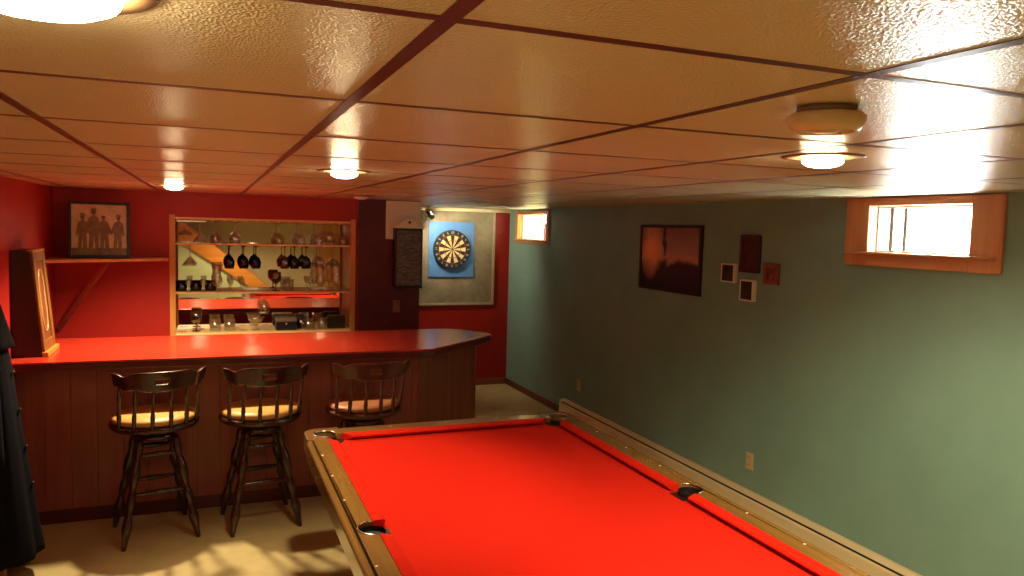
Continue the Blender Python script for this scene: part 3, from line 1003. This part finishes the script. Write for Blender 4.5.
# ------------------------------------------------------------------ pictures on the right wall
def frame_x(name, label, cat, y0, y1, z0, z1, fw, fmat, art, depth=.022, matw=0.0, matm=None, group=None):
    t = thing(name, label, cat, (WX, (y0 + y1) / 2, (z0 + z1) / 2), 0, group)
    hy, hz = (y1 - y0) / 2, (z1 - z0) / 2
    m = MB()
    m.box(-depth, 0, -hy, -hy + fw, -hz, hz); m.box(-depth, 0, hy - fw, hy, -hz, hz)
    m.box(-depth, 0, -hy + fw, hy - fw, -hz, -hz + fw); m.box(-depth, 0, -hy + fw, hy - fw, hz - fw, hz)
    m.build('frame', fmat, t, bevel=.003)
    if matw:
        MB().box(-depth * .45, -.002, -hy + fw, hy - fw, -hz + fw, hz - fw).build('mat_board', matm, t)
        MB().box(-depth * .45 - .002, -depth * .45, -hy + fw + matw, hy - fw - matw, -hz + fw + matw, hz - fw - matw).build('picture', art, t)
    else:
        MB().box(-depth * (.5 if depth < .03 else .9), -.002, -hy + fw, hy - fw, -hz + fw, hz - fw).build('picture', art, t)
    return t
def painting_mat():
    """orange glow at the far side, dusky sky, dark foreground"""
    t = NT('sunset painting')
    sep = t.n('ShaderNodeSeparateXYZ'); t.l(t.n('ShaderNodeTexCoord').outputs['Object'], sep.inputs[0])
    def math_(op, a, b):
        nd = t.n('ShaderNodeMath', operation=op)
        for i, v in enumerate((a, b)):
            if isinstance(v, (int, float)): nd.inputs[i].default_value = v
            else: t.l(v, nd.inputs[i])
        return nd.outputs[0]
    wob = math_('MULTIPLY', math_('SUBTRACT', t.noise(9, detail=5), .5), .16)
    y = math_('ADD', sep.outputs['Y'], wob); z = math_('ADD', sep.outputs['Z'], wob)
    # base: dark ground below, dusky brown sky above
    g1 = t.ramp(math_('ADD', math_('MULTIPLY', z, 1.9), .5), [(0.0, rgb(34, 20, 36)), (.40, rgb(54, 32, 44)), (.50, rgb(206, 150, 124)), (.62, rgb(176, 134, 124)), (1, rgb(126, 98, 92))])
    # glow towards +y
    dy = math_('SUBTRACT', y, .26); dz = math_('SUBTRACT', z, .07)
    r = math_('SQRT', math_('ADD', math_('MULTIPLY', math_('MULTIPLY', dy, dy), 1.5), math_('MULTIPLY', math_('MULTIPLY', dz, dz), .9)), 0)
    mask = t.ramp(r, [(.04, (1, 1, 1, 1)), (.25, (0, 0, 0, 1))])
    mx = t.n('ShaderNodeMixRGB'); t.l(mask, mx.inputs[0]); t.l(g1, mx.inputs[1]); mx.inputs[2].default_value = rgb(255, 176, 110)
    # dark tree trunk
    tr = math_('ABSOLUTE', math_('ADD', y, -.07), 0)
    tm = t.ramp(tr, [(.012, (1, 1, 1, 1)), (.035, (0, 0, 0, 1))])
    zz = t.ramp(math_('ADD', z, .5), [(.50, (0, 0, 0, 1)), (.56, (1, 1, 1, 1))])
    mm_ = t.n('ShaderNodeMixRGB', blend_type='MULTIPLY'); mm_.inputs[0].default_value = 1
    t.l(tm, mm_.inputs[1]); t.l(zz, mm_.inputs[2])
    m2 = t.n('ShaderNodeMixRGB'); t.l(mm_.outputs[0], m2.inputs[0]); t.l(mx.outputs[0], m2.inputs[1]); m2.inputs[2].default_value = rgb(44, 20, 24)
    t.l(m2.outputs[0], t.b.inputs['Base Color'])
    t.b.inputs['Roughness'].default_value = .35
    return t.m
def blotch(name, a, b, scale=14):
    t = NT(name)
    t.l(t.ramp(t.noise(scale, detail=3), [(.35, rgb(*a)), (.65, rgb(*b))]), t.b.inputs['Base Color'])
    t.b.inputs['Roughness'].default_value = .35
    return t.m
frame_x('painting', 'large dark framed painting of an orange sunset glow behind a tree', 'painting', 4.68, 5.535, 1.450, 1.982, .022, M_DKFRAME, painting_mat(), .028)
frame_x('picture_frame', 'dark red framed narrow picture, topmost of the four small frames', 'picture', 4.042, 4.240, 1.663, 1.920, .028, plain('dark maroon frame', (60, 26, 34), .4), blotch('dusky red print', (58, 26, 36), (96, 40, 46)), group='small frames on the blue green wall')
frame_x('picture_frame', 'small white framed dark picture next to the large sunset painting', 'picture', 4.275, 4.418, 1.583, 1.716, .010, M_WHITE, blotch('dark print', (36, 28, 24), (66, 54, 42)), .035, group='small frames on the blue green wall')
frame_x('picture_frame', 'small white framed dark picture, lowest of the four small frames', 'picture', 4.072, 4.208, 1.470, 1.616, .011, M_WHITE, blotch('dark brown print', (30, 24, 22), (60, 48, 38)), .035, group='small frames on the blue green wall')
frame_x('picture_frame', 'small reddish wood framed picture nearest the wood framed window', 'picture', 3.855, 3.995, 1.600, 1.738, .030, wood('reddish small frame', (120, 62, 48), (150, 84, 64), .4, 'z', 22), blotch('dark red print', (64, 28, 26), (150, 88, 70), 30), group='small frames on the blue green wall')

# ------------------------------------------------------------------ chalkboard on the pillar
t = thing('chalkboard', 'black chalkboard with curved white top hanging on the maroon pillar', 'chalkboard', (1.645, NY - .022, 1.375))
MB().box(-.125, .125, -.085, 0, 0, .525).build('board_case', M_BLACKP, t, bevel=.004)
m = MB(); m.box(-.108, .108, -.090, -.085, .018, .505)
def slate():
    k = NT('chalk dusted slate')
    n1 = k.noise(26, k.mapping((1, 1, 3)), detail=4)
    k.l(k.ramp(n1, [(.40, rgb(70, 66, 68)), (.75, rgb(128, 120, 114))]), k.b.inputs['Base Color'])
    k.b.inputs['Roughness'].default_value = .6
    return k.m
m.build('slate', slate(), t)
m = MB()
for r in range(6):
    for c in range(3):
        u, v = -.062 + c * .062, .085 + r * .068
        m.tube([(u - .022, -.091, v), (u - .008, -.091, v + .012), (u + .006, -.091, v - .004), (u + .020, -.091, v + .008)], .0022, 5)
m.build('chalk_mark', plain('chalk grey', (128, 120, 116), .9), t)
pts = [(-.140, .525), (.140, .525), (.140, .542), (.085, .556), (.050, .590), (.022, .614), (-.022, .614), (-.050, .590), (-.085, .556), (-.140, .542)]
m = MB().prism(pts, -.095, -.070, 'y'); m.build('pediment', M_WHITE, t, bevel=.003)
MB().lathe([(0, 0), (.012, 0), (.012, -.003), (0, -.003)], (0, -.095, .578), 18, 'y').xform(Matrix.Identity(4)).build('pediment_hole', M_SLOT, t)
MB().box(-.12, .12, -.118, -.085, -.006, .010).build('chalk_ledge', M_BLACKP, t, bevel=.003)

# ------------------------------------------------------------------ corner shelf and framed photograph on it
t = thing('corner_shelf', 'wooden corner shelf with diagonal red brace on the red wall', 'shelf', (LX, NY, 1.618))
pts = [(.002, -.002), (.002, -.58), (.798, -.13), (.798, -.002)]
MB().prism(pts, -.022, 0).build('shelf_board', wood('pine shelf edge', (170, 108, 48), (206, 140, 70), .4, 'x', 16), t, bevel=.002)
br = MB()
a_, b_ = Vector((.40, -.33, -.024)), Vector((.02, -.02, -.56))
dd = (b_ - a_).normalized(); s_ = dd.cross(Vector((0, 0, 1))).normalized() * .014; u_ = dd.cross(s_).normalized() * .014
V = [br.bm.verts.new(p + i * s_ + j * u_) for p in (a_, b_) for i, j in ((-1, -1), (1, -1), (1, 1), (-1, 1))]
for f in ((0, 1, 2, 3), (7, 6, 5, 4), (0, 4, 5, 1), (1, 5, 6, 2), (2, 6, 7, 3), (3, 7, 4, 0)):
    br.bm.faces.new([V[i] for i in f])
br.build('brace', wood('red brown brace', (120, 44, 30), (150, 62, 40), .45, 'z', 16), t)

t = thing('framed_photograph', 'framed sepia photograph of standing figures leaning on the corner shelf', 'framed photograph', (-.765, 6.42, 1.618))
t.rotation_euler = (math.radians(-9), 0, math.radians(4))
hw, hh = .205, .425
m = MB()
m.box(-hw, -hw + .022, -.03, .0, .0, hh); m.box(hw - .022, hw, -.03, 0, 0, hh); m.box(-hw + .022, hw - .022, -.03, 0, 0, .022); m.box(-hw + .022, hw - .022, -.03, 0, hh - .022, hh)
m.build('frame', M_BLACKP, t, bevel=.003)
MB().box(-hw + .022, hw - .022, -.018, -.004, .022, hh - .022).build('photograph', blotch('sepia print', (186, 160, 124), (224, 200, 160), 9), t)
m = MB()
def person_print(u, z0, h, flip, lean, hat):
    """flat printed silhouette of a standing figure with legs apart and a bent arm"""
    P = [(-.16, 0), (-.04, 0), (.00, .36), (.05, .0), (.18, .02), (.15, .40), (.15, .50), (.27, .47), (.29, .53), (.20, .70), (.15, .79), (.05, .82), (.05, .85), (-.05, .85), (-.06, .82), (-.16, .78), (-.21, .62), (-.23, .44), (-.17, .42), (-.15, .55), (-.14, .40)]
    P = [(u + flip * x * h * .62 + lean * z * h, z0 + z * h) for x, z in P]
    if flip < 0: P = P[::-1]
    m.prism(P, -.0195, -.0182, 'y')
    m.lathe([(0, -.0195), (.052 * h, -.0195), (.052 * h, -.0182), (0, -.0182)], (u + lean * .9 * h, 0, z0 + .905 * h), 14, 'y')
    if hat:
        c, zt = u + lean * .9 * h, z0 + .945 * h
        m.prism([(c - .085 * h, zt), (c + .085 * h, zt), (c + .055 * h, zt + .018 * h), (c + .05 * h, zt + .065 * h), (c - .05 * h, zt + .065 * h), (c - .055 * h, zt + .018 * h)], -.0197, -.0183, 'y')
person_print(-.115, .040, .295, 1, .02, True)
person_print(-.035, .050, .325, -1, -.01, True)
person_print(.035, .035, .300, 1, -.03, False)
person_print(.120, .045, .285, -1, .03, True)
m.box(-hw + .023, hw - .023, -.0188, -.0181, .023, .075)
m.build('printed_figures', blotch('dark sepia', (66, 48, 36), (120, 96, 70), 20), t)
MB().box(-hw + .024, hw - .024, -.024, -.022, .024, hh - .024).build('glazing', M_PANE, t)

# ------------------------------------------------------------------ deep framed case leaning on the bar against the left wall
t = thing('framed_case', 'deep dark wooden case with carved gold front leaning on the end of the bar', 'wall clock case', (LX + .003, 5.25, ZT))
# side profile in x-z: leans, bottom stands out further
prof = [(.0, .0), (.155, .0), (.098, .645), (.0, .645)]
m = MB()
def xz_prism(mb, pts, y0, y1):
    lo = [mb.bm.verts.new((x, y0, z)) for x, z in pts]; hi = [mb.bm.verts.new((x, y1, z)) for x, z in pts]
    mb.bm.faces.new(lo); mb.bm.faces.new(hi[::-1])
    for i in range(len(pts)):
        j = (i + 1) % len(pts)
        mb.bm.faces.new([lo[i], lo[j], hi[j], hi[i]])
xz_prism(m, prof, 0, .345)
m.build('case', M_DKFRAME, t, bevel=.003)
fx = lambda z: .155 - .057 * z / .645
def slab(mb, y0, y1, z0, z1, d0, d1):
    P = [(fx(z0) + d0, z0), (fx(z0) + d1, z0), (fx(z1) + d1, z1), (fx(z1) + d0, z1)]
    xz_prism(mb, P, y0, y1)
m = MB()
slab(m, .0, .055, .02, .645, 0, .018); slab(m, .290, .345, .02, .645, 0, .018); slab(m, .055, .290, .575, .645, 0, .018); slab(m, .055, .290, .02, .09, 0, .018)
m.build('front_frame', M_GOLD, t, bevel=.006, bseg=3)
m = MB(); slab(m, -.006, .351, .0, .03, 0, .035); slab(m, .0, .345, .632, .648, -.02, .020)
m.build('ledge', wood('worn gold ledge', (150, 100, 44), (196, 144, 70), .35, 'y', 20), t, bevel=.005)
m = MB(); slab(m, .055, .290, .09, .575, 0, .006)
m.build('panel', wood('inner brown panel', (84, 48, 26), (116, 70, 38), .45, 'z', 18), t)
m = MB()
loop = []
for k in range(41):
    a = 2 * PI * k / 40
    zz = .33 + .19 * math.copysign(abs(math.sin(a)) ** .7, math.sin(a)); yy = .172 + .070 * math.copysign(abs(math.cos(a)) ** .7, math.cos(a))
    loop.append((fx(zz) + .008, yy, zz))
m.tube(loop, .005, 8, cap=False)
m.build('oval_inlay', plain('pale gold inlay', (176, 140, 84), .4, metal=.3), t)

# ------------------------------------------------------------------ dark coat on a coat stand at the left
cs = thing('coat_stand', 'wooden coat stand by the red wall with its foot showing under the dark coat', 'coat stand', (-1.03, 4.58, 0))
m = MB().lathe([(0, 0.03), (.022, .03), (.024, .10), (.018, .14), (.018, 1.30), (.022, 1.33), (.016, 1.38), (.022, 1.40), (.016, 1.43), (0, 1.44)], seg=16)
m.build('pole', M_PINE_Z, cs)
for k in range(4):
    a = math.radians((-74, 62, 130, 85)[k])
    L_ = .14 if k > 1 else .17
    L_ = (.185, .14, .065, .14)[k]
    m = MB().tube([(0, 0, .14), (.4 * L_ * math.cos(a), .4 * L_ * math.sin(a), .10), (.8 * L_ * math.cos(a), .8 * L_ * math.sin(a), .035), (L_ * math.cos(a), L_ * math.sin(a), .014)], [.014, .015, .015, .014], 10)
    m.build('foot', M_PINE, cs)
for k in range(4):
    a = math.radians(45 + 90 * k)
    m = MB().tube([(0, 0, 1.34), (.02 * math.cos(a), .02 * math.sin(a), 1.345), (.034 * math.cos(a), .034 * math.sin(a), 1.365)], [.006, .006, .008], 8)
    m.build('peg', M_PINE_Z, cs)
ct = thing('coat', 'long dark navy coat draped on the coat stand beside the bar', 'coat', (-1.03, 4.58, 0))
m = MB()
def coat_pt(v, a):
    # v: 0 hem .. 1 collar
    z = .13 + 1.19 * v
    rx = .188 - .150 * v
    ry = .24 - .13 * v
    f = 1 + (.05 * math.sin(7 * a + 1.2 * v) + .025 * math.sin(13 * a + 1.3)) * (1 - v * .8)
    x = rx * math.cos(a) * f
    y = ry * math.sin(a) * f
    x = max(x, -.062)
    return Vector((x, y, z))
NS, NV = 72, 30
rings = []
for j in range(NV + 1):
    rings.append([m.bm.verts.new(coat_pt(j / NV, 2 * PI * k / NS)) for k in range(NS)])
for A_, B_ in zip(rings, rings[1:]):
    for k in range(NS):
        kk = (k + 1) % NS
        m.bm.faces.new([A_[k], A_[kk], B_[kk], B_[k]]).smooth = True
m.bm.faces.new(rings[-1]); m.bm.faces.new(rings[0][::-1])
m.build('coat_body', M_NAVY, ct)
m = MB()     # shoulder cape over the top
rr = []
for j in range(9):
    v = j / 8
    z = 1.235 + .23 * v
    sc_ = 1 - .72 * v
    rr.append([m.bm.verts.new((max(.076 * sc_ * math.cos(a) * (1 + .06 * math.sin(5 * a)), -.062), .165 * sc_ * math.sin(a) * (1 + .06 * math.sin(5 * a)), z)) for a in [2 * PI * k / 40 for k in range(40)]])
for A_, B_ in zip(rr, rr[1:]):
    for k in range(40):
        kk = (k + 1) % 40
        m.bm.faces.new([A_[k], A_[kk], B_[kk], B_[k]]).smooth = True
m.bm.faces.new(rr[-1]); m.bm.faces.new(rr[0][::-1])
m.build('collar', M_NAVY, ct)
for s in (-1, 1):
    m = MB().tube([(-.01, s * .115, 1.27), (.0, s * .140, 1.12), (.012, s * .165, .92), (.022, s * .185, .72), (.024, s * .19, .66)], [.030, .040, .042, .042, .044], 14)
    m.build('sleeve', M_NAVY, ct)
for k in range(4):
    z_ = 1.10 - k * .2
    x_ = .188 - .150 * (z_ - .13) / 1.19 + .012
    MB().lathe([(0, 0), (.012, 0), (.012, .006), (0, .008)], (x_ - .004, 0, z_), 12, 'x').build('button', M_BLACKP, ct)
# ------------------------------------------------------------------ daylight
w = bpy.data.worlds.new('overcast sky'); sc.world = w
w.use_nodes = True
bg = w.node_tree.nodes['Background']
bg.inputs['Color'].default_value = (1.0, .97, .90, 1)
bg.inputs['Strength'].default_value = 58.0

# ------------------------------------------------------------------ camera
yaw, pitch, roll = math.radians(21.9718), math.radians(-4.4842), math.radians(1.4917)
f = Vector((math.sin(yaw) * math.cos(pitch), math.cos(yaw) * math.cos(pitch), math.sin(pitch)))
r = Vector((math.cos(yaw), -math.sin(yaw), 0))
u = r.cross(f)
r2 = r * math.cos(roll) + u * math.sin(roll)
u2 = -r * math.sin(roll) + u * math.cos(roll)
cd = bpy.data.cameras.new('camera')
cam = bpy.data.objects.new('camera', cd)
COL.objects.link(cam)
cam.matrix_world = Matrix(((r2.x, u2.x, -f.x, 0), (r2.y, u2.y, -f.y, 0), (r2.z, u2.z, -f.z, EYE), (0, 0, 0, 1)))
cd.sensor_width = 36
cd.lens = 752.74 / 1024 * 36
cd.clip_start = .05
sc.camera = cam

sc.view_settings.view_transform = 'Standard'
sc.view_settings.look = 'None'
sc.view_settings.gamma = 1
sc.view_settings.exposure = 0.48
sc.view_settings.use_curve_mapping = False
sc.cycles.use_denoising = True
sc.cycles.max_bounces = 10
sc.cycles.diffuse_bounces = 5
sc.cycles.glossy_bounces = 5
sc.cycles.transparent_max_bounces = 40
sc.cycles.caustics_reflective = True
sc.cycles.sample_clamp_indirect = 8
